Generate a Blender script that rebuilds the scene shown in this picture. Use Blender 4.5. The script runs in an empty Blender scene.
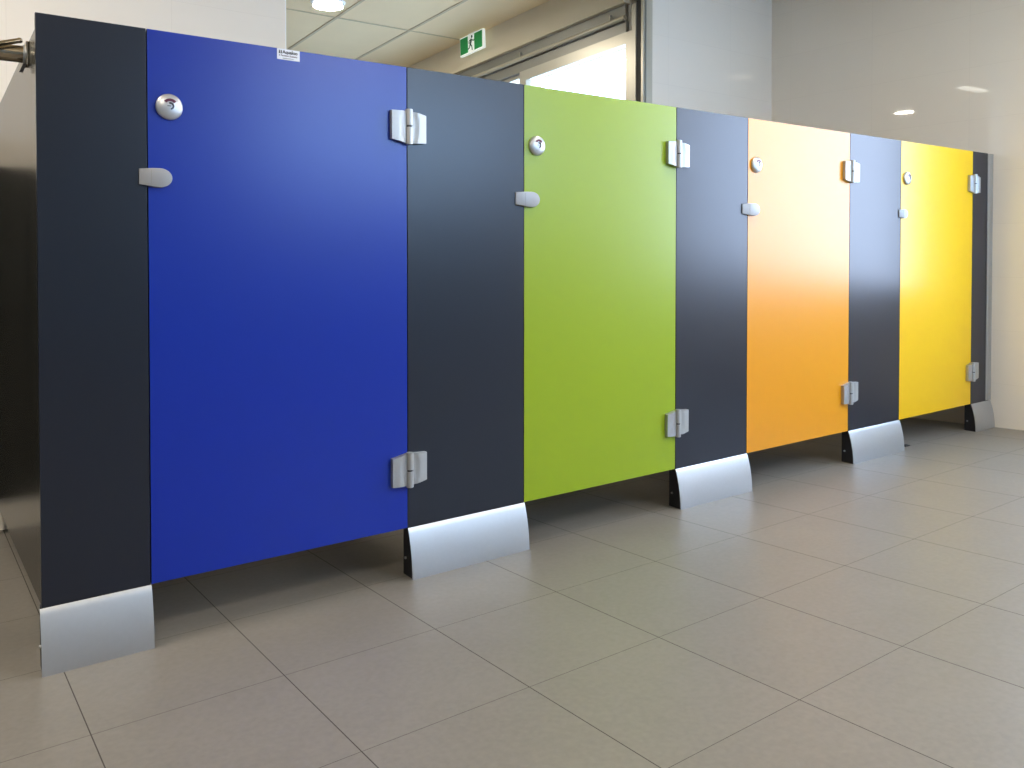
import bpy, bmesh, math
from mathutils import Vector, Matrix

PI = math.pi
sc = bpy.context.scene
C = sc.collection

# ------------------------------------------------------------------ camera
cam_d = bpy.data.cameras.new('camera')
cam_d.sensor_width = 36.0
cam_d.sensor_fit = 'HORIZONTAL'
cam_d.lens = 833.24 / 1024 * 36
cam_d.shift_y = -114.985 / 1024
cam_d.clip_start = 0.02
cam = bpy.data.objects.new('camera', cam_d)
C.objects.link(cam)
cam.location = (-0.24808, -2.216, 0.9856)
cam.rotation_euler = (PI / 2 - 0.0194, 0, -0.6289)
sc.camera = cam

# ------------------------------------------------------------------ sky and exposure
W = bpy.data.worlds.new('sky')
sc.world = W
W.use_nodes = True
nt = W.node_tree
nt.nodes.clear()
out = nt.nodes.new('ShaderNodeOutputWorld')
bg = nt.nodes.new('ShaderNodeBackground')
SKY_STRENGTH = 7.8
bg.inputs['Color'].default_value = (0.53, 0.72, 1.0, 1)
bg.inputs['Strength'].default_value = SKY_STRENGTH
nt.links.new(bg.outputs[0], out.inputs[0])
# clear deep-blue sky over the front windows, whiter haze on the right-hand side
tcw = nt.nodes.new('ShaderNodeTexCoord')
spw = nt.nodes.new('ShaderNodeSeparateXYZ')
nt.links.new(tcw.outputs['Generated'], spw.inputs[0])
mrw = nt.nodes.new('ShaderNodeMapRange')
mrw.inputs['From Min'].default_value = 0.45
mrw.inputs['From Max'].default_value = 0.90
nt.links.new(spw.outputs['X'], mrw.inputs['Value'])
mxw = nt.nodes.new('ShaderNodeMix')
mxw.data_type = 'RGBA'
mxw.inputs[6].default_value = (0.40, 0.66, 1.04, 1)
mxw.inputs[7].default_value = (0.62, 0.73, 0.97, 1)
nt.links.new(mrw.outputs[0], mxw.inputs[0])
nt.links.new(mxw.outputs[2], bg.inputs['Color'])

sc.view_settings.view_transform = 'Standard'
sc.view_settings.look = 'None'
sc.view_settings.gamma = 1.0
sc.view_settings.use_curve_mapping = False
sc.view_settings.exposure = 1.0
sc.cycles.max_bounces = 10
sc.cycles.diffuse_bounces = 6
sc.cycles.glossy_bounces = 5
sc.cycles.transmission_bounces = 4
sc.cycles.sample_clamp_indirect = 12.0
sc.cycles.blur_glossy = 0.05
sc.cycles.caustics_reflective = False
sc.cycles.caustics_refractive = False

# ------------------------------------------------------------------ measures (metres)
SL = -0.0491                       # the wet-area floor is laid to falls
H = 1.5425                         # top of the fronts
HB = 0.1523                        # underside of the doors
D = 1.4876                         # back wall
XR = 4.715                         # right wall
XL = -2.6                          # left wall
YF = -4.0                          # front wall, behind the camera
YA = 6.6                           # far end of the room beyond
HC = 2.86                          # ceiling
TH = 0.013
XS = [0.0, 0.2410, 0.9738, 1.4124, 2.1423, 2.5685, 3.3082, 3.7516, 4.4902, 4.6600]


def zs(y, h=0.0):
    return h + SL * y


# ------------------------------------------------------------------ materials
def mat(name, col, rough=0.5, metal=0.0, spec=0.5, coat=0.0, coat_r=0.1, noise=0.0, nscale=8.0,
        bump=0.0, bscale=200.0, emit=None, estr=0.0, rough_noise=0.0):
    m = bpy.data.materials.new(name)
    m.use_nodes = True
    n = m.node_tree
    b = n.nodes['Principled BSDF']
    b.inputs['Base Color'].default_value = (*col, 1)
    b.inputs['Roughness'].default_value = rough
    b.inputs['Metallic'].default_value = metal
    b.inputs['Specular IOR Level'].default_value = spec
    b.inputs['Coat Weight'].default_value = coat
    b.inputs['Coat Roughness'].default_value = coat_r
    if emit:
        b.inputs['Emission Color'].default_value = (*emit, 1)
        b.inputs['Emission Strength'].default_value = estr
    tc = n.nodes.new('ShaderNodeTexCoord')
    if noise > 0:
        t = n.nodes.new('ShaderNodeTexNoise')
        t.inputs['Scale'].default_value = nscale
        t.inputs['Detail'].default_value = 6
        n.links.new(tc.outputs['Object'], t.inputs['Vector'])
        r = n.nodes.new('ShaderNodeMix')
        r.data_type = 'RGBA'
        r.inputs[6].default_value = (*[c * (1 - noise) for c in col], 1)
        r.inputs[7].default_value = (*[min(1, c * (1 + noise)) for c in col], 1)
        n.links.new(t.outputs['Fac'], r.inputs[0])
        n.links.new(r.outputs[2], b.inputs['Base Color'])
        if rough_noise > 0:
            mr = n.nodes.new('ShaderNodeMapRange')
            mr.inputs['To Min'].default_value = rough - rough_noise
            mr.inputs['To Max'].default_value = rough + rough_noise
            n.links.new(t.outputs['Fac'], mr.inputs['Value'])
            n.links.new(mr.outputs[0], b.inputs['Roughness'])
    if bump > 0:
        t2 = n.nodes.new('ShaderNodeTexNoise')
        t2.inputs['Scale'].default_value = bscale
        t2.inputs['Detail'].default_value = 3
        n.links.new(tc.outputs['Object'], t2.inputs['Vector'])
        bp = n.nodes.new('ShaderNodeBump')
        bp.inputs['Strength'].default_value = bump
        bp.inputs['Distance'].default_value = 0.001
        n.links.new(t2.outputs['Fac'], bp.inputs['Height'])
        n.links.new(bp.outputs[0], b.inputs['Normal'])
    return m


def tile_mat(name, col, joint, tw, th, ox, oy, axes, rough, jw=0.0016, jw2=None, noise=0.06, spec=0.5, tint=0.03, mottled=0.0, jrough=0.8,
             jgain=None):
    """tiles with a real-world grid: axes picks the two object coordinates used"""
    m = bpy.data.materials.new(name)
    m.use_nodes = True
    n = m.node_tree
    L = n.links.new
    b = n.nodes['Principled BSDF']
    b.inputs['Specular IOR Level'].default_value = spec
    tc = n.nodes.new('ShaderNodeTexCoord')
    sp = n.nodes.new('ShaderNodeSeparateXYZ')
    L(tc.outputs['Object'], sp.inputs[0])
    cells = []
    masks = []
    for ax, size, off, jj in ((axes[0], tw, ox, jw), (axes[1], th, oy, jw2 or jw)):
        a = n.nodes.new('ShaderNodeMath'); a.operation = 'SUBTRACT'
        L(sp.outputs[ax], a.inputs[0]); a.inputs[1].default_value = off
        d = n.nodes.new('ShaderNodeMath'); d.operation = 'DIVIDE'
        L(a.outputs[0], d.inputs[0]); d.inputs[1].default_value = size
        fl = n.nodes.new('ShaderNodeMath'); fl.operation = 'FLOOR'
        L(d.outputs[0], fl.inputs[0]); cells.append(fl)
        # distance to the nearest joint
        pp = n.nodes.new('ShaderNodeMath'); pp.operation = 'PINGPONG'
        L(d.outputs[0], pp.inputs[0]); pp.inputs[1].default_value = 0.5
        lt = n.nodes.new('ShaderNodeMath'); lt.operation = 'LESS_THAN'
        L(pp.outputs[0], lt.inputs[0]); lt.inputs[1].default_value = jj / size
        masks.append(lt)
    mx = n.nodes.new('ShaderNodeMath'); mx.operation = 'MAXIMUM'
    L(masks[0].outputs[0], mx.inputs[0]); L(masks[1].outputs[0], mx.inputs[1])
    cv = n.nodes.new('ShaderNodeCombineXYZ')
    L(cells[0].outputs[0], cv.inputs[0]); L(cells[1].outputs[0], cv.inputs[1])
    wn = n.nodes.new('ShaderNodeTexWhiteNoise'); wn.noise_dimensions = '3D'
    L(cv.outputs[0], wn.inputs['Vector'])
    no = n.nodes.new('ShaderNodeTexNoise')
    no.inputs['Scale'].default_value = 5.0; no.inputs['Detail'].default_value = 9; no.inputs['Roughness'].default_value = 0.62
    L(tc.outputs['Object'], no.inputs['Vector'])
    f = n.nodes.new('ShaderNodeTexNoise')
    f.inputs['Scale'].default_value = 70.0; f.inputs['Detail'].default_value = 5
    L(tc.outputs['Object'], f.inputs['Vector'])
    # brightness factor = 1 + noise*(n-.5)*2 + tint*(w-.5)*2 + mottled*(f-.5)*2
    def scaled(src, amt):
        q = n.nodes.new('ShaderNodeMath'); q.operation = 'MULTIPLY_ADD'
        L(src, q.inputs[0]); q.inputs[1].default_value = 2 * amt; q.inputs[2].default_value = -amt
        return q.outputs[0]
    s1 = n.nodes.new('ShaderNodeMath'); s1.operation = 'ADD'
    L(scaled(no.outputs['Fac'], noise), s1.inputs[0]); L(scaled(wn.outputs['Value'], tint), s1.inputs[1])
    s2 = n.nodes.new('ShaderNodeMath'); s2.operation = 'ADD'
    L(s1.outputs[0], s2.inputs[0]); L(scaled(f.outputs['Fac'], mottled), s2.inputs[1])
    s3 = n.nodes.new('ShaderNodeMath'); s3.operation = 'ADD'
    L(s2.outputs[0], s3.inputs[0]); s3.inputs[1].default_value = 1.0
    vm = n.nodes.new('ShaderNodeVectorMath'); vm.operation = 'SCALE'
    vm.inputs[0].default_value = col
    L(s3.outputs[0], vm.inputs['Scale'])
    mix = n.nodes.new('ShaderNodeMix'); mix.data_type = 'RGBA'
    L(mx.outputs[0], mix.inputs[0]); L(vm.outputs[0], mix.inputs[6])
    mix.inputs[7].default_value = (*joint, 1)
    L(mix.outputs[2], b.inputs['Base Color'])
    rr = n.nodes.new('ShaderNodeMapRange')
    L(mx.outputs[0], rr.inputs['Value'])
    rr.inputs['To Min'].default_value = rough; rr.inputs['To Max'].default_value = jrough
    L(rr.outputs[0], b.inputs['Roughness'])
    bp = n.nodes.new('ShaderNodeBump'); bp.invert = True
    bp.inputs['Strength'].default_value = 0.3; bp.inputs['Distance'].default_value = 0.0006
    L(mx.outputs[0], bp.inputs['Height']); L(bp.outputs[0], b.inputs['Normal'])
    return m


def srgb(h):
    v = [int(h[i:i + 2], 16) / 255 for i in (0, 2, 4)]
    return tuple(c / 12.92 if c <= 0.04045 else ((c + 0.055) / 1.055) ** 2.4 for c in v)


PR = 0.30     # sheen of the compact laminate
M = {}
M['charcoal'] = mat('charcoal_laminate', (0.0090, 0.0120, 0.0210), PR, noise=0.03, nscale=30, bump=0.04, bscale=500)
M['charcoal_side'] = mat('charcoal_side_laminate', srgb('20201d'), 0.24, spec=0.35, noise=0.03, nscale=30)
M['core'] = mat('black_core', (0.012, 0.012, 0.014), 0.5, noise=0.05)
M['blue'] = mat('blue_laminate', (0.0, 0.020, 0.30), PR, noise=0.015, nscale=20, bump=0.04, bscale=500)
M['green'] = mat('green_laminate', (0.26, 0.365, 0.008), PR, noise=0.015, nscale=20, bump=0.04, bscale=500)
M['orange'] = mat('orange_laminate', (0.68, 0.27, 0.004), PR, noise=0.015, nscale=20, bump=0.04, bscale=500)
M['yellow'] = mat('yellow_laminate', (0.74, 0.42, 0.0), PR, noise=0.015, nscale=20, bump=0.04, bscale=500)
M['satin'] = mat('satin_stainless', (0.50, 0.51, 0.52), 0.40, 0.7, noise=0.05, nscale=60)
M['cast'] = mat('polished_cast_zinc', (0.44, 0.44, 0.43), 0.50, 0.85, noise=0.06, nscale=40)
M['anodised'] = mat('anodised_aluminium', (0.47, 0.475, 0.475), 0.45, 0.9, noise=0.03, nscale=90, bump=0.03, bscale=300)
M['handle'] = mat('grey_satin_handle', (0.34, 0.34, 0.345), 0.40, 0.15, noise=0.04, nscale=50)
M['gap'] = mat('dark_gap', (0.02, 0.02, 0.02), 0.6, noise=0.05)
M['rubber'] = mat('black_rubber', (0.015, 0.015, 0.016), 0.6, noise=0.08)
M['red'] = mat('maroon_indicator', srgb('5a1030'), 0.4, noise=0.05)
M['ink'] = mat('black_ink', (0.02, 0.02, 0.025), 0.6, noise=0.05)
M['ink2'] = mat('dark_red_ink', (0.10, 0.03, 0.04), 0.6, noise=0.05)
M['paper'] = mat('white_sticker', (0.85, 0.86, 0.9), 0.45, noise=0.02)
M['brass'] = mat('aged_nickel', (0.42, 0.36, 0.27), 0.25, 1.0, noise=0.12, nscale=25)
M['frame'] = mat('beige_metal_frame', srgb('b9b3a2'), 0.35, 0.3, noise=0.03)
M['alu_frame'] = mat('champagne_aluminium', srgb('b5b2a6'), 0.35, 0.4, noise=0.03)
M['alu_dark'] = mat('grey_aluminium', srgb('8f8f89'), 0.4, 0.4, noise=0.04)
M['plaster_grey'] = mat('grey_blue_painted_plaster', (0.15, 0.21, 0.28), 0.7, noise=0.02, nscale=4)
M['bulkhead'] = mat('cream_painted_plaster', srgb('d3c9b2'), 0.7, noise=0.03, nscale=4)
M['plaster'] = mat('white_painted_plaster', srgb('d8d6cf'), 0.6, noise=0.02, nscale=4)
M['ceiling'] = mat('cream_ceiling_tile', srgb('e6cfa6'), 0.85, noise=0.03, nscale=6, bump=0.05, bscale=120)
M['tbar'] = mat('ceiling_grid_metal', srgb('bfae8e'), 0.8, noise=0.02)
M['concrete'] = mat('outdoor_concrete', (0.55, 0.55, 0.53), 0.9, noise=0.12, nscale=2)
M['lamp'] = mat('lamp_diffuser', (0.9, 0.9, 0.9), 0.4, emit=(1.0, 0.95, 0.86), estr=4.0, noise=0.01)
M['lamp_rim'] = mat('white_lamp_rim', (0.8, 0.8, 0.78), 0.4, noise=0.02)
M['sign_green'] = mat('exit_sign_green', srgb('12934a'), 0.4, emit=srgb('1d9c52'), estr=0.08, noise=0.02)
M['sign_white'] = mat('exit_sign_white', (0.85, 0.9, 0.86), 0.4, emit=(0.9, 1.0, 0.93), estr=0.2, noise=0.02)
M['sign_ink'] = mat('exit_sign_figure', srgb('174c3a'), 0.5, noise=0.02)
M['glass'] = None
g = bpy.data.materials.new('window_glass'); g.use_nodes = True
gn = g.node_tree; gn.nodes.clear()
go = gn.nodes.new('ShaderNodeOutputMaterial'); gt = gn.nodes.new('ShaderNodeBsdfTransparent')
gg = gn.nodes.new('ShaderNodeBsdfGlossy'); gg.inputs['Roughness'].default_value = 0.02
gm = gn.nodes.new('ShaderNodeMixShader'); gm.inputs[0].default_value = 0.06
gn.links.new(gt.outputs[0], gm.inputs[1]); gn.links.new(gg.outputs[0], gm.inputs[2]); gn.links.new(gm.outputs[0], go.inputs[0])
M['glass'] = g

M['floor'] = tile_mat('stone_floor_tiles', (0.185, 0.172, 0.152), (0.045, 0.04, 0.033), 0.4, 0.4, 0.0414, 0.0174, (0, 1), 0.42,
                      jw=0.0012, jw2=0.0007, noise=0.10, tint=0.02, mottled=0.16)
WT = (0.80, 0.745, 0.66)
M['wall_x'] = tile_mat('glossy_wall_tiles_across', WT, (0.745, 0.69, 0.61), 0.6, 0.3, 0.07, 0.25, (0, 2), 0.045,
                       jw=0.001, noise=0.012, tint=0.008, jrough=0.25)
M['wall_y'] = tile_mat('glossy_wall_tiles_along', WT, (0.745, 0.69, 0.61), 0.6, 0.3, 0.13, 0.25, (1, 2), 0.022,
                       jw=0.001, noise=0.012, tint=0.008, jrough=0.25)


# ------------------------------------------------------------------ geometry helpers
def obj(name, bm, m, parent=None, smooth=False):
    me = bpy.data.meshes.new(name)
    bmesh.ops.recalc_face_normals(bm, faces=bm.faces)
    bm.to_mesh(me); bm.free()
    me.materials.append(m)
    if smooth:
        for p in me.polygons:
            p.use_smooth = True
        try:
            me.set_sharp_from_angle(angle=math.radians(38))
        except Exception:
            pass
    o = bpy.data.objects.new(name, me)
    C.objects.link(o)
    if parent is not None:
        o.parent = parent
    return o


def bx(bm, x0, x1, y0, y1, z0, z1, bev=0.0, slope=False):
    vs = []
    for x in (x0, x1):
        for y in (y0, y1):
            for z in (z0, z1):
                vs.append(bm.verts.new((x, y, z + (SL * y if slope else 0))))
    v = lambda i, j, k: vs[i * 4 + j * 2 + k]
    fs = [(v(0, 0, 0), v(0, 0, 1), v(0, 1, 1), v(0, 1, 0)), (v(1, 0, 0), v(1, 1, 0), v(1, 1, 1), v(1, 0, 1)),
          (v(0, 0, 0), v(1, 0, 0), v(1, 0, 1), v(0, 0, 1)), (v(0, 1, 0), v(0, 1, 1), v(1, 1, 1), v(1, 1, 0)),
          (v(0, 0, 0), v(0, 1, 0), v(1, 1, 0), v(1, 0, 0)), (v(0, 0, 1), v(1, 0, 1), v(1, 1, 1), v(0, 1, 1))]
    faces = [bm.faces.new(f) for f in fs]
    if bev > 0:
        es = {e for f in faces for e in f.edges}
        bmesh.ops.bevel(bm, geom=list(es), offset=bev, segments=2, affect='EDGES', profile=0.6)
    return bm


def box(*a, **k):
    return bx(bmesh.new(), *a, **k)


def prism(bm, pts, axis, a0, a1, bev=0.0):
    """extrude a 2-D outline along an axis; pts are the two other coordinates in order"""
    def P(u, v, w):
        return {'x': (w, u, v), 'y': (u, w, v), 'z': (u, v, w)}[axis]
    A = [bm.verts.new(P(u, v, a0)) for u, v in pts]
    B = [bm.verts.new(P(u, v, a1)) for u, v in pts]
    n = len(pts)
    fs = [bm.faces.new(A), bm.faces.new(list(reversed(B)))]
    for i in range(n):
        fs.append(bm.faces.new((A[i], B[i], B[(i + 1) % n], A[(i + 1) % n])))
    if bev > 0:
        bmesh.ops.recalc_face_normals(bm, faces=fs)
        es = [e for e in fs[1].edges] + [e for e in fs[0].edges]
        bmesh.ops.bevel(bm, geom=es, offset=bev, segments=2, affect='EDGES', profile=0.6)
    return bm


def core_edges(o):
    """the cut edges of a laminate board show its black core"""
    o.data.materials.append(M['core'])
    for p in o.data.polygons:
        if abs(p.normal.x) > 0.35 and p.area > 1e-7:
            p.material_index = 1
    return o


def tube(bm, p0, p1, r, seg=20, r2=None):
    p0 = Vector(p0); p1 = Vector(p1)
    d = p1 - p0
    mat4 = Matrix.Translation((p0 + p1) / 2) @ d.to_track_quat('Z', 'Y').to_matrix().to_4x4()
    bmesh.ops.create_cone(bm, cap_ends=True, segments=seg, radius1=r, radius2=r if r2 is None else r2, depth=d.length, matrix=mat4)
    return bm


def lathe(bm, prof, centre, axis='y', seg=40):
    """prof: (radius, height) pairs, height measured along -axis (towards the room)"""
    rings = []
    for r, h in prof:
        ring = []
        for i in range(seg):
            a = 2 * PI * i / seg
            if axis == 'y':
                p = (centre[0] + r * math.cos(a), centre[1] - h, centre[2] + r * math.sin(a))
            else:
                p = (centre[0] + r * math.cos(a), centre[1] + r * math.sin(a), centre[2] - h)
            ring.append(bm.verts.new(p))
        rings.append(ring)
    for a, b in zip(rings, rings[1:]):
        for i in range(seg):
            j = (i + 1) % seg
            bm.faces.new((a[i], a[j], b[j], b[i]))
    bm.faces.new(rings[-1]); bm.faces.new(rings[0])
    return bm


def thing(name, label, cat, loc=(0, 0, 0), group=None):
    o = bpy.data.objects.new(name, None)
    C.objects.link(o)
    o.location = loc
    o.empty_display_size = 0.1
    tag(o, label, cat, group)
    return o


def tag(o, label, cat, group=None):
    o['label'] = label
    o['category'] = cat
    if group:
        o['group'] = group
    return o


def struct(name, bm, m, parent=None, smooth=False):
    o = obj(name, bm, m, parent, smooth)
    if parent is None:
        o['kind'] = 'structure'
    return o


def text_mesh(name, body, size, m, parent, loc, rot, bold=0.0):
    cu = bpy.data.curves.new(name, 'FONT')
    cu.body = body; cu.size = size; cu.extrude = 0.00025; cu.offset = bold
    cu.align_x = 'LEFT'; cu.align_y = 'CENTER'
    t = bpy.data.objects.new(name, cu)
    C.objects.link(t)
    dg = bpy.context.evaluated_depsgraph_get()
    me = bpy.data.meshes.new_from_object(t.evaluated_get(dg))
    me.name = name
    C.objects.unlink(t); bpy.data.objects.remove(t)
    me.materials.clear(); me.materials.append(m)
    o = bpy.data.objects.new(name, me)
    C.objects.link(o); o.parent = parent; o.location = loc; o.rotation_euler = rot
    return o


# ------------------------------------------------------------------ room shell
struct('floor', box(XL - 0.2, XR + 0.2, YF - 0.2, YA + 0.2, -0.15, 0.0, slope=True), M['floor'])

# ceiling slab; its visible tiles and T-bar grid are parts
ceil = struct('ceiling', box(XL - 0.2, XR + 0.2, YF - 0.2, YA + 0.2, HC, HC + 0.12, slope=True), M['ceiling'])
gb = bmesh.new()
x = 2.295
k = -9
while x + k * 0.6 < XR:
    xx = x + k * 0.6
    k += 1
    if xx < XL:
        continue
    bx(gb, xx - 0.012, xx + 0.012, YF, YA, HC - 0.004, HC + 0.002, slope=True)
for j in range(-6, 4):
    yy = 3.44 + j * 1.2
    if YF < yy < YA:
        bx(gb, XL, XR, yy - 0.009, yy + 0.009, HC - 0.0035, HC + 0.002, slope=True)
obj('grid_bars', gb, M['tbar'], ceil)


def wall_x(name, y0, y1, x0, x1, m, holes=(), top=HC):
    """wall running along x between y0..y1, with rectangular holes (x0,x1,z0,z1)"""
    bm = bmesh.new()
    xs = sorted({x0, x1} | {h[0] for h in holes} | {h[1] for h in holes})
    for a, b in zip(xs, xs[1:]):
        hs = [h for h in holes if h[0] <= a + 1e-6 and h[1] >= b - 1e-6]
        lo = zs((y0 + y1) / 2) - 0.02
        hi = zs((y0 + y1) / 2, top) + (0.02 if top == HC else 0)
        if hs:
            h = hs[0]
            if h[2] > lo + 0.03:
                bx(bm, a, b, y0, y1, lo, h[2])
            if h[3] < hi - 0.03:
                bx(bm, a, b, y0, y1, h[3], hi)
        else:
            bx(bm, a, b, y0, y1, lo, hi)
    return struct(name, bm, m)


def wall_y(name, x0, x1, y0, y1, m, holes=()):
    """wall running along y, with holes (y0,y1,z0,z1), floor and ceiling slopes followed"""
    bm = bmesh.new()
    ys = sorted({y0, y1} | {h[0] for h in holes} | {h[1] for h in holes})
    for a, b in zip(ys, ys[1:]):
        hs = [h for h in holes if h[0] <= a + 1e-6 and h[1] >= b - 1e-6]
        if hs:
            h = hs[0]
            if h[2] > -0.01:
                bx(bm, x0, x1, a, b, -0.02, h[2], slope=True)
            bx(bm, x0, x1, a, b, h[3], HC + 0.02, slope=True)
        else:
            bx(bm, x0, x1, a, b, -0.02, HC + 0.02, slope=True)
    return struct(name, bm, m)


XW = 3.43       # plane of the sliding windows of the room beyond
XO = 1.1644     # left edge of the opening above the cubicles
RW = (-2.5, -0.46, 0.70, 2.45)            # window in the right wall (y0, y1, z0, z1)
FW = (1.9, 4.4, 1.50, 2.55)               # window in the front wall (x0, x1, z0, z1)

wall_x('wall_back', D, D + 0.12, XL, XR, M['wall_x'], holes=((XO, XW + 0.085, 1.80, zs(D, HC) + 0.01),))
wall_y('wall_right', XR, XR + 0.2, YF, D + 0.12, M['wall_y'], holes=(RW,))
wall_y('wall_left', XL - 0.2, XL, YF, YA, M['plaster_grey'])
wall_x('wall_front', YF - 0.2, YF, XL, XR, M['plaster_grey'], holes=(FW,))
wall_x('wall_far', YA, YA + 0.2, XL, XR, M['plaster'])
# wall of the room beyond that holds the sliding windows, and the bulkhead above them
wall_y('wall_beyond', XW + 0.03, XW + 0.17, D + 0.12, YA, M['plaster'], holes=((D + 0.14, 5.0, 0.9, 2.53),))
struct('trim_1', box(3.40, XW + 0.06, D + 0.125, YA, 2.632, HC + 0.01, slope=True), M['bulkhead'])
# edge strip that finishes the wall tiles at the opening
struct('trim_2', box(XO - 0.001, XO + 0.005, D - 0.002, D + 0.122, 1.80, zs(D, HC)), M['lamp_rim'])


def win_frame(name, parent_kind, axis, a0, a1, b0, b1, z0, z1, n, m, slope=False):
    """simple framed window: axis along which it runs, panes n"""
    bm = bmesh.new()
    fw = 0.05
    def add(u0, u1, w0, w1):
        if axis == 'x':
            bx(bm, u0, u1, b0, b1, w0, w1, slope=False)
        else:
            bx(bm, b0, b1, u0, u1, w0, w1, slope=slope)
    add(a0, a1, z0, z0 + fw); add(a0, a1, z1 - fw, z1)
    for i in range(n + 1):
        c = a0 + (a1 - a0) * i / n
        lo = max(a0, c - fw / 2) if i else a0
        hi = min(a1, c + fw / 2) if i < n else a1
        if i == 0: hi = a0 + fw
        if i == n: lo = a1 - fw
        add(lo, hi, z0 + fw, z1 - fw)
    o = struct(name, bm, m)
    for i in range(n):
        c0 = a0 + (a1 - a0) * i / n + 0.02; c1 = a0 + (a1 - a0) * (i + 1) / n - 0.02
        mid = (b0 + b1) / 2
        if axis == 'x':
            obj('glass_pane', box(c0, c1, mid - 0.003, mid + 0.003, z0 + fw - .005, z1 - fw + .005), M['glass'], o)
        else:
            obj('glass_pane', box(mid - 0.003, mid + 0.003, c0, c1, z0 + fw - .005, z1 - fw + .005, slope=slope), M['glass'], o)
    return o


win_frame('window_1', None, 'y', RW[0], RW[1], XR + 0.01, XR + 0.05, RW[2], RW[3], 2, M['alu_frame'], slope=True)
win_frame('window_2', None, 'x', FW[0], FW[1], YF - 0.05, YF - 0.01, FW[2], FW[3], 3, M['alu_frame'])

# sliding window of the room beyond: head box, rail, two sashes on two tracks
w3 = struct('window_3', box(XW + 0.012, XW + 0.10, D + 0.145, 5.0, 2.455, 2.525, slope=True), M['alu_dark'])
obj('head_plate', box(XW + 0.004, XW + 0.10, D + 0.145, 5.0, 2.5255, 2.631, slope=True), M['alu_dark'], w3)
rb = bmesh.new()
tube(rb, (XW - 0.012, D + 0.13, zs(D + 0.13, 2.542)), (XW - 0.012, 5.0, zs(5.0, 2.542)), 0.015, 16)
obj('track_rail', rb, M['frame'], w3, smooth=True)
for yy in (1.75, 2.72, 3.6, 4.5):
    hb_ = bmesh.new()
    bx(hb_, XW - 0.022, XW - 0.002, yy - 0.003, yy + 0.003, 2.556, 2.590, slope=True)
    obj('rail_bracket', hb_, M['alu_frame'], w3)


def sash(y0, y1, x0, x1, z1, fw0, fw1, top):
    bm = bmesh.new()
    bx(bm, x0, x1, y0, y0 + fw0, 0.95, z1, slope=True)
    bx(bm, x0, x1, y1 - fw1, y1, 0.95, z1, slope=True)
    bx(bm, x0, x1, y0 + fw0, y1 - fw1, z1 - top, z1, slope=True)
    bx(bm, x0, x1, y0 + fw0, y1 - fw1, 0.95, 1.02, slope=True)
    s = obj('sash', bm, M['alu_frame'], w3)
    obj('glass_pane', box((x0 + x1) / 2 - 0.003, (x0 + x1) / 2 + 0.003, y0 + fw0 - 0.005, y1 - fw1 + 0.005, 1.015, z1 - top + 0.005, slope=True),
        M['glass'], s)


sash(1.568, 2.746, XW, XW + 0.03, 2.453, 0.058, 0.078, 0.074)
sash(2.70, 3.95, XW + 0.04, XW + 0.07, 2.453, 0.05, 0.05, 0.03)
sash(3.94, 4.99, XW, XW + 0.03, 2.453, 0.05, 0.05, 0.074)
# vertical post, black strip and beige jamb at the end of the tiled wall
obj('end_post', box(XW - 0.006, XW + 0.02, 1.530, 1.566, 0.9 + 0.02, 2.608, slope=True), M['alu_frame'], w3)
tr = struct('trim_3', box(XW + 0.010, XW + 0.085, D - 0.012, D + 0.005, 1.80, zs(D, HC) - 0.002), M['frame'])
obj('jamb_lip', box(XW, XW + 0.010, D - 0.018, D + 0.002, 1.80, zs(D, HC) - 0.002), M['alu_frame'], tr)
obj('jamb_fold', box(XW + 0.018, XW + 0.026, D - 0.020, D - 0.012, 1.80, zs(D, HC) - 0.002), M['alu_dark'], tr)
obj('black_strip', box(XW + 0.001, XW + 0.03, D + 0.006, D + 0.042, 1.80, zs(D, HC) - 0.004), M['rubber'], tr)

struct('trim_5', box(-2.2, -0.012, D - 0.014, D - 0.001, 0.05, 1.31), M['charcoal_side'])
# ground outside
struct('trim_4', box(-14, 20, -16, 18, -0.75, -0.60), M['concrete'])
bpy.data.objects['trim_4'].name = 'outdoor_paving'


# ------------------------------------------------------------------ lamps
def downlight(x, y, label, power, r=0.15, group='round ceiling downlights'):
    z = zs(y, HC)
    t = thing('downlight', label, 'ceiling light', (x, y, z), group)
    b = lathe(bmesh.new(), [(r + 0.02, 0.0), (r + 0.018, 0.006), (r + 0.004, 0.011), (r, 0.009)], (0, 0, 0), 'z')
    obj('rim', b, M['lamp_rim'], t, True)
    b = lathe(bmesh.new(), [(r, 0.008), (r * 0.8, 0.013), (r * 0.4, 0.015), (0.01, 0.0155)], (0, 0, 0), 'z')
    obj('diffuser', b, M['lamp'], t, True)
    ld = bpy.data.lights.new('downlight_beam', 'AREA')
    ld.shape = 'DISK'; ld.size = 2 * r; ld.energy = power; ld.color = (1.0, 0.89, 0.74)
    lo = bpy.data.objects.new('downlight_beam', ld)
    C.objects.link(lo); lo.location = (0, 0, -0.03); lo.parent = t
    lo.visible_camera = True
    return t


downlight(2.11, 3.17, 'round white downlight glowing in the cream ceiling above the blue door', 18, 0.100)
downlight(-0.07, 3.15, 'round white downlight further left in the room beyond, mirrored above the yellow door', 14, 0.100)
downlight(2.47, -0.58, 'round white downlight over the aisle in front of the green door', 12, 0.125)
downlight(-0.6, -2.6, 'round white downlight over the aisle behind the viewer', 30, 0.125)

downlight(-0.95, 0.05, 'round fill lamp added out of view left of the row, outside the dark side panel', 32, 0.125)  # unseen lamp added to brighten the left part of the back wall
downlight(2.47, -3.55, 'round fill lamp added behind the viewer, across from the green door', 30, 0.125)  # unseen lamp added to fill the room from further off
downlight(4.0, -2.7, 'round fill lamp added behind the viewer, nearest the right wall window', 18, 0.125)  # another lamp added out of view for general fill
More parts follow.
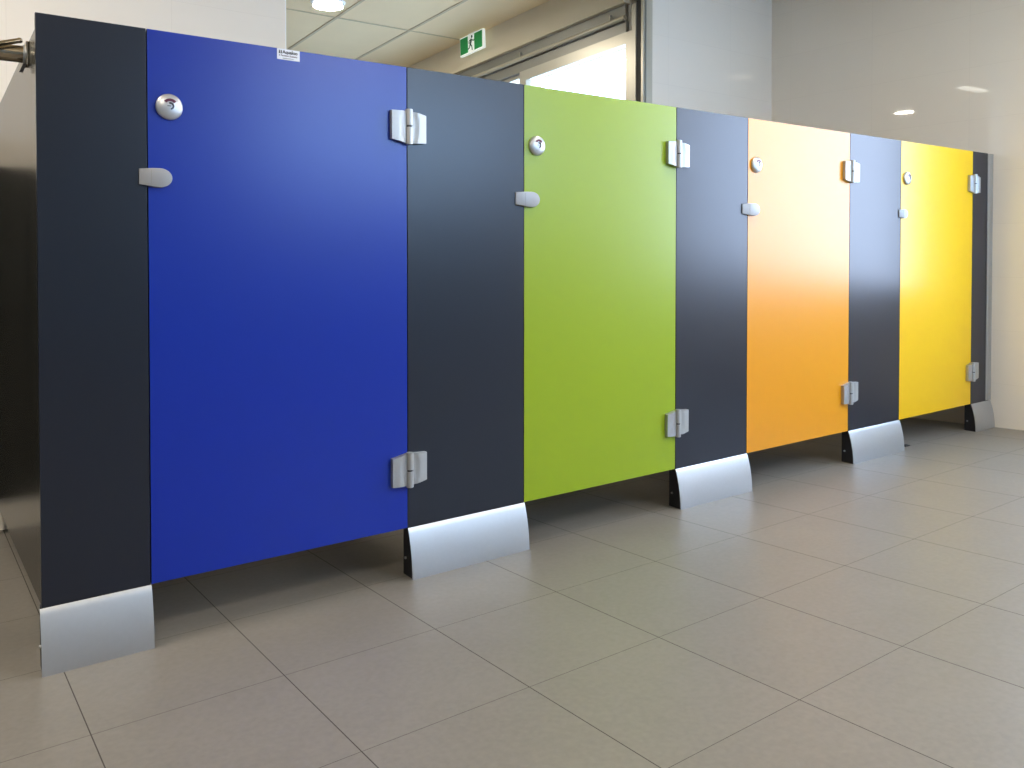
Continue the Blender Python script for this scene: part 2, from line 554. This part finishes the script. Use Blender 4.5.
# rectangular glowing ceiling panel, seen mirrored in the right wall
z = zs(2.13, HC)
t = thing('ceiling_light_panel', 'cream rectangular ceiling light panel mirrored in the glossy right wall', 'ceiling light', (0.40, 2.13, z))
obj('panel_frame', box(-0.27, 0.27, -0.09, 0.09, -0.014, 0.003, bev=0.002), M['lamp_rim'], t)
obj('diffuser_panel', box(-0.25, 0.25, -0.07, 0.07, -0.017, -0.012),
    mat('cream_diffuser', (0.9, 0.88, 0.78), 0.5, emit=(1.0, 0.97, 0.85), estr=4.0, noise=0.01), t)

# ------------------------------------------------------------------ exit sign
yc, zc = 3.24, zs(3.24, 2.777)
t = thing('exit_sign', 'green and white exit sign with running figure hanging below the cream ceiling', 'exit sign', (3.34, yc, zc))
w_, h_ = 0.163, 0.074
t.rotation_euler = (-0.049, 0, 0)
obj('sign_body', box(-0.012, 0.012, -w_, w_, -h_, h_, bev=0.003), M['sign_white'], t)
for y0, y1 in ((0.046, w_ - 0.010), (-w_ + 0.010, -0.046)):
    obj('green_panel', box(-0.0145, -0.0115, y0, y1, -h_ + 0.011, h_ - 0.011), M['sign_green'], t)
fg = bmesh.new()
fx = -0.0145


def limb(p, q, w):
    p = Vector(p); q = Vector(q); d = (q - p).normalized(); n_ = Vector((-d.y, d.x)) * w / 2
    prism(fg, [tuple(p + n_), tuple(q + n_), tuple(q - n_), tuple(p - n_)], 'x', fx, fx + 0.004)


prism(fg, [(-0.012 + 0.010 * math.cos(a * PI / 6), 0.048 + 0.012 * math.sin(a * PI / 6)) for a in range(12)], 'x', fx, fx + 0.004)
limb((-0.006, 0.032), (0.012, -0.008), 0.020)      # torso
limb((-0.006, 0.030), (-0.030, 0.012), 0.007); limb((-0.030, 0.012), (-0.046, 0.018), 0.007)   # leading arm
limb((0.000, 0.030), (0.026, 0.022), 0.007); limb((0.026, 0.022), (0.030, 0.002), 0.007)       # trailing arm
limb((0.012, -0.006), (-0.010, -0.026), 0.010); limb((-0.010, -0.026), (-0.014, -0.058), 0.008)  # leading leg
limb((0.014, -0.006), (0.022, -0.032), 0.010); limb((0.022, -0.032), (0.046, -0.040), 0.008)     # trailing leg
obj('running_figure', fg, M['sign_ink'], t)
obj('hanging_bracket', box(-0.006, 0.006, -0.05, 0.05, h_, h_ + 0.014), M['lamp_rim'], t)


# ------------------------------------------------------------------ cubicle fronts
def foot(parent, x0, x1, px):
    """curved aluminium shroud with dark end plates; coordinates local to px"""
    a, b = x0 - px - (0.004 if x0 == 0 else 0.001), x1 - px + 0.001
    bm = bmesh.new()
    N = 12
    outer = [(-0.030 + 0.026 * (i / N) ** 2, (HB - 0.004) * i / N + 0.001) for i in range(N + 1)]
    inner = [(y + 0.003, zz) for y, zz in reversed(outer)]
    top = [(-0.002, HB - 0.0005), (-0.0005, HB - 0.003)]
    pts = outer + top[:1] + top[1:] + inner[1:]
    prism(bm, pts, 'x', a, b)
    f = obj('foot_shroud', bm, M['anodised'], parent, True)
    bm = bmesh.new()
    pr = [(-0.0265 + 0.024 * (i / N) ** 2, (HB - 0.003) * i / N + 0.002) for i in range(N + 1)] + [(0.034, HB - 0.003), (0.034, 0.002)]
    for c in (a + 0.004, b - 0.010):
        prism(bm, pr, 'x', c, c + 0.006)
    bx(bm, a + 0.01, b - 0.01, 0.0, 0.013, 0.002, HB)
    obj('end_plates', bm, M['core'], f)
    obj('screw', tube(bmesh.new(), (a, 0.018, 0.055), (a + 0.005, 0.018, 0.055), 0.004, 12), M['satin'], f, True)


pil_labels = ['dark charcoal front panel at the left end, left of the blue door',
              'dark charcoal front panel between the blue door and the green door',
              'dark charcoal front panel between the green door and the orange door',
              'dark charcoal front panel between the orange door and the yellow door',
              'narrow charcoal end strip between the yellow door and the right wall']
for i in range(5):
    x0, x1 = XS[2 * i], XS[2 * i + 1]
    cx = (x0 + x1) / 2
    t = thing('front_panel', pil_labels[i], 'partition panel', (cx, 0, 0), 'charcoal front panels of the cubicles')
    g0 = 0.0 if i == 0 else 0.0015
    g1 = 0.0 if i == 4 else 0.0015
    pn = obj('panel', box(x0 + g0 - cx, x1 - g1 - cx, 0, TH, HB - 0.02, H, bev=0.0006), M['charcoal'], t)
    if i < 4:
        if i: core_edges(pn)
        obj('gap_light_block', box(x1 - cx - 0.014, x1 - cx + 0.012, TH + 0.0002, TH + 0.006, HB + 0.002, H - 0.004), M['rubber'], t)  # dark strip added behind the door gap to block light from inside
    if i:
        obj('gap_light_block', box(x0 - cx - 0.012, x0 - cx + 0.014, TH + 0.0002, TH + 0.006, HB + 0.002, H - 0.004), M['rubber'], t)  # same added light block at the panel's other edge
    if i < 4:
        foot(t, x0, x1, cx)
    else:
        foot(t, x0 + 0.002, XR - 0.004, cx)
        ch = obj('wall_channel', box(x1 - cx + 0.0008, XR - 0.001 - cx, -0.004, TH + 0.004, HB + 0.003, H - 0.002, bev=0.001), M['satin'], t)
        ch['label'] = 'silver wall channel'
        obj('channel_cover', box(x1 - cx + 0.018, XR - 0.0015 - cx, -0.006, -0.0035, HB + 0.003, H - 0.002), M['anodised'], t)

MIR = 1


def hinge(parent, cx, cz, flip, solid=0.018):
    """butterfly hinge around a vertical knuckle; flip turns it upside down"""
    s = -1 if flip else 1
    root = bmesh.new()
    # knuckle: two barrels with a dark split
    for a, b in ((0.0035, 0.052), (-0.053, -0.0015)):
        z0, z1 = sorted((s * a, s * b))
        tube(root, (cx, -0.013, cz + z0), (cx, -0.013, cz + z1), 0.0115, 24)
    bmesh.ops.bevel(root, geom=[e for e in root.edges if abs(e.verts[0].co.z - e.verts[1].co.z) < 1e-6], offset=0.0012, segments=2, affect='EDGES')
    kn = obj('hinge', root, M['cast'], parent, True)
    pin = bmesh.new()
    tube(pin, (cx, -0.013, cz - 0.05), (cx, -0.013, cz + 0.05), 0.0085, 16)
    obj('pin', pin, M['gap'], kn)
    # leaves with a scooped inner flange
    def leaf(side, pts, name):
        bm = bmesh.new()
        # layered solid: base outline then a raised, slightly domed face
        cols = 7
        u0 = 0.009; u1 = 0.058
        top = lambda u: pts[0] + (pts[1] - pts[0]) * (u - u0) / (u1 - u0)
        bot = lambda u: pts[2] + (pts[3] - pts[2]) * (u - u0) / (u1 - u0)
        rows = 9
        grid = []
        for ci in range(cols + 1):
            u = u0 + (u1 - u0) * ci / cols
            colv = []
            for ri in range(rows + 1):
                q = ri / rows
                zz = bot(u) + (top(u) - bot(u)) * q
                # waisted scoop: the raised pad recedes towards mid-height near the knuckle
                waist = 0.018 + 0.010 * math.sin(PI * q) 
                d = solid - 0.004 if u < waist else solid
                d -= 0.003 * max(0.0, (u - 0.035) / 0.023)
                colv.append(bm.verts.new((cx + side * u, -d, cz + s * zz)))
            grid.append(colv)
        for ci in range(cols):
            for ri in range(rows):
                bm.faces.new((grid[ci][ri], grid[ci + 1][ri], grid[ci + 1][ri + 1], grid[ci][ri + 1]))
        # sides back to the panel
        ring = grid[0][:] + [grid[c][-1] for c in range(1, cols + 1)] + list(reversed(grid[-1][:-1])) + [grid[c][0] for c in range(cols - 1, 0, -1)]
        back = [bm.verts.new((v.co.x, -0.0003, v.co.z)) for v in ring]
        n_ = len(ring)
        for i_ in range(n_):
            bm.faces.new((ring[i_], ring[(i_ + 1) % n_], back[(i_ + 1) % n_], back[i_]))
        bm.faces.new(back)
        obj('hinge_leaf', bm, M['cast'], kn, True)
    leaf(-1, (0.046, 0.045, -0.050, -0.040), 'hinge_leaf')
    leaf(1, (0.046, 0.037, -0.050, -0.047), 'hinge_leaf')


def handle(parent, x0, x1, zc, hh, th):
    """D-shaped pull: straight left end, rounded right end"""
    pts = [(x0, zc + hh * 0.44), (x0, zc - hh * 0.36), (x0 + (x1 - x0) * 0.33, zc - hh * 0.45), (x0 + (x1 - x0) * 0.42, zc - hh * 0.49)]
    cxr = x1 - hh * 0.62
    for i in range(13):
        a = -PI / 2 + PI * i / 12
        pts.append((cxr + hh * 0.62 * math.cos(a), zc + hh * 0.5 * math.sin(a)))
    pts.append((x0 + (x1 - x0) * 0.42, zc + hh * 0.49)); pts.append((x0 + (x1 - x0) * 0.33, zc + hh * 0.48))
    bm = bmesh.new()
    prism(bm, pts, 'y', -th, -0.0005, bev=0.0025)
    xs_ = x0 + (x1 - x0) * 0.34
    for v in bm.verts:                       # the end over the fixed panel slopes down to it
        if v.co.x < xs_ and v.co.y < -0.001:
            q = (v.co.x - x0) / (xs_ - x0)
            v.co.y *= 0.25 + 0.75 * max(0.0, min(1.0, q))
    hd = obj('handle', bm, M['handle'], parent, True)
    xg = x0 + (x1 - x0) * 0.34
    bm = bmesh.new()
    bx(bm, xg - 0.0005, xg + 0.0005, -th - 0.0003, -th + 0.002, zc - hh * 0.40, zc + hh * 0.40)
    obj('seam', bm, M['alu_dark'], hd)


def lock(parent, cx, cz):
    r = 0.033
    b = lathe(bmesh.new(), [(r - 0.001, 0.0003), (r, 0.004), (r - 0.0015, 0.0085), (r * 0.82, 0.0115), (r * 0.5, 0.0145), (r * 0.2, 0.0155), (0.001, 0.0157)],
              (cx, 0, cz), 'y', 48)
    lk = obj('indicator_lock', b, M['satin'], parent, True)
    # maroon arc window and coin slot ring
    def arc(r0, r1, a0, a1, y, zc_):
        bm = bmesh.new()
        n_ = 14
        A = [(cx + r1 * math.cos(a0 + (a1 - a0) * i / n_), zc_ + r1 * math.sin(a0 + (a1 - a0) * i / n_)) for i in range(n_ + 1)]
        B = [(cx + r0 * math.cos(a0 + (a1 - a0) * i / n_), zc_ + r0 * math.sin(a0 + (a1 - a0) * i / n_)) for i in range(n_, -1, -1)]
        prism(bm, A + B, 'y', y, -0.008)
        return bm
    obj('indicator_window', arc(0.0120, 0.0188, PI * 0.22, PI * 0.78, -0.0160, cz + 0.001), M['red'], lk)
    obj('coin_slot', arc(0.0050, 0.0095, -PI * 0.45, PI * 0.62, -0.0166, cz + 0.001), M['gap'], lk)
    bm = bmesh.new()
    bx(bm, cx - 0.007, cx + 0.002, -0.0166, -0.012, cz, cz + 0.0018)
    obj('slot_line', bm, M['gap'], lk)


doors = [('blue', 'bright blue cubicle door with a white maker sticker at its top'),
         ('green', 'lime green cubicle door, second of the row'),
         ('orange', 'orange cubicle door with a glaring window reflection'),
         ('yellow', 'yellow cubicle door nearest the right wall')]
hand = [(-0.020, 0.056, 0.048), (-0.036, 0.056, 0.051), (-0.038, 0.062, 0.051), (-0.020, 0.042, 0.045)]
for i, (cn, lab) in enumerate(doors):
    x0, x1 = XS[2 * i + 1], XS[2 * i + 2]
    t = thing('cubicle_door', lab, 'door', (x0, 0, 0), 'coloured cubicle doors')
    w = x1 - x0
    core_edges(obj('door_leaf', box(0.0015, w - 0.0015, 0, TH, HB, H, bev=0.0006), M[cn], t))
    hinge(t, w, 1.363, False)
    hinge(t, w, 0.331, True)
    lock(t, 0.052, (1.353, 1.344, 1.352, 1.358)[i])
    a, b, hh = hand[i]
    handle(t, a, b, (1.173, 1.163, 1.165, 1.180)[i], hh, 0.016)
    if i == 0:
        st = obj('maker_sticker', box(0.574 - x0, 0.638 - x0, -0.0012, -0.0002, H - 0.0295, H - 0.0005), M['paper'], t)
        bm = bmesh.new()
        for u in (0.0, 0.0050):
            prism(bm, [(0.5785 - x0 + u, H - 0.0135), (0.5820 - x0 + u, H - 0.0135), (0.5820 - x0 + u, H - 0.0045), (0.5795 - x0 + u, H - 0.0045)], 'y', -0.0018, -0.001)
        bx(bm, 0.579 - x0, 0.5820 - x0, -0.0018, -0.001, H - 0.0195, H - 0.0172)
        obj('sticker_emblem', bm, M['ink'], st)
        text_mesh('sticker_lettering', 'Aqualoo', 0.0125, M['ink'], st, (0.589 - x0, -0.0014, H - 0.0088), (PI / 2, 0, 0), 0.0004)
        text_mesh('sticker_lettering', 'Partition Systems', 0.0066, M['ink2'], st, (0.5845 - x0, -0.0014, H - 0.0185), (PI / 2, 0, 0), 0.0001)
        text_mesh('sticker_lettering', 'aqualoo.com.au', 0.0048, M['ink'], st, (0.590 - x0, -0.0014, H - 0.0252), (PI / 2, 0, 0))

# side panel and dividers behind the fronts
t = thing('side_panel', 'tall dark side panel running back from the left end of the row', 'partition panel', (0, 0, 0), 'panels running back to the wall')
bm = bmesh.new()
prism(bm, [(TH + 0.002, 0.155), (TH + 0.002, 1.507), (D - 0.001, zs(D, 1.507)), (D - 0.001, zs(D, 0.160))], 'x', 0.0005, TH)
obj('panel', bm, M['charcoal_side'], t)
obj('rear_leg', box(0.001, TH, D - 0.10, D - 0.06, zs(D - 0.06, 0.001) + 0.001, zs(D, 0.160)), M['satin'], t)
names = ['blue and green', 'green and orange', 'orange and yellow']
for i in range(3):
    cx = (XS[2 * i + 2] + XS[2 * i + 3]) / 2
    t = thing('side_panel', 'dark divider panel behind the front panel between the %s doors' % names[i], 'partition panel', (cx, 0, 0), 'panels running back to the wall')
    bm = bmesh.new()
    prism(bm, [(TH + 0.0005, 0.150), (TH + 0.0005, 1.49), (D - 0.001, zs(D, 1.49)), (D - 0.001, zs(D, 0.160))], 'x', -TH / 2, TH / 2)
    obj('panel', bm, M['charcoal'], t)
    obj('rear_leg', box(-0.006, 0.006, D - 0.10, D - 0.06, zs(D - 0.06, 0.001) + 0.001, zs(D, 0.160)), M['satin'], t)

# stainless stay fixed to the outside of the left side panel
t = thing('grab_rail', 'tarnished metal rail bracketed to the outside of the left side panel', 'rail', (0.0, 0.15, 1.472))
b = tube(bmesh.new(), (-0.010, 0, 0), (-0.50, 0, 0.0), 0.0205, 28)
obj('rail_tube', b, M['brass'], t, True)
obj('wall_plate', box(-0.006, 0.0005, -0.022, 0.022, -0.028, 0.030, bev=0.002), M['brass'], t)
b = lathe(bmesh.new(), [(0.0235, 0.0), (0.0235, 0.004), (0.021, 0.006)], (0, 0, 0), 'z', 28)
b.transform(Matrix.Translation((-0.005, 0, 0)) @ Matrix.Rotation(PI / 2, 4, 'Y'))
obj('collar', b, M['satin'], t, True)
b = tube(bmesh.new(), (-0.020, -0.012, 0.030), (-0.16, -0.09, -0.030), 0.0062, 16)
bmesh.ops.create_uvsphere(b, u_segments=12, v_segments=8, radius=0.007, matrix=Matrix.Translation((-0.018, -0.010, 0.031)))
obj('stay_rod', b, M['brass'], t, True)
b = bmesh.new()
prism(b, [(-0.004, -0.026), (-0.012, -0.026), (-0.020, -0.046), (-0.012, -0.046)], 'y', -0.024, -0.010)
o_ = obj('latch_tab', b, M['rubber'], t)
o_['label'] = 'black tab'

# small dark wedge shape on the floor
bm = bmesh.new()
prism(bm, [(0.0, 0.0), (0.0, 0.010), (0.012, 0.012), (0.045, 0.004), (0.05, 0.0)], 'y', -0.010, 0.010, bev=0.001)
o = obj('dark_wedge', bm, M['rubber'])
o.location = (3.85, 0.028, zs(0.033) + 0.0006)
tag(o, 'small dark wedge shape on the floor beside the foot left of the yellow door', 'dark_wedge')
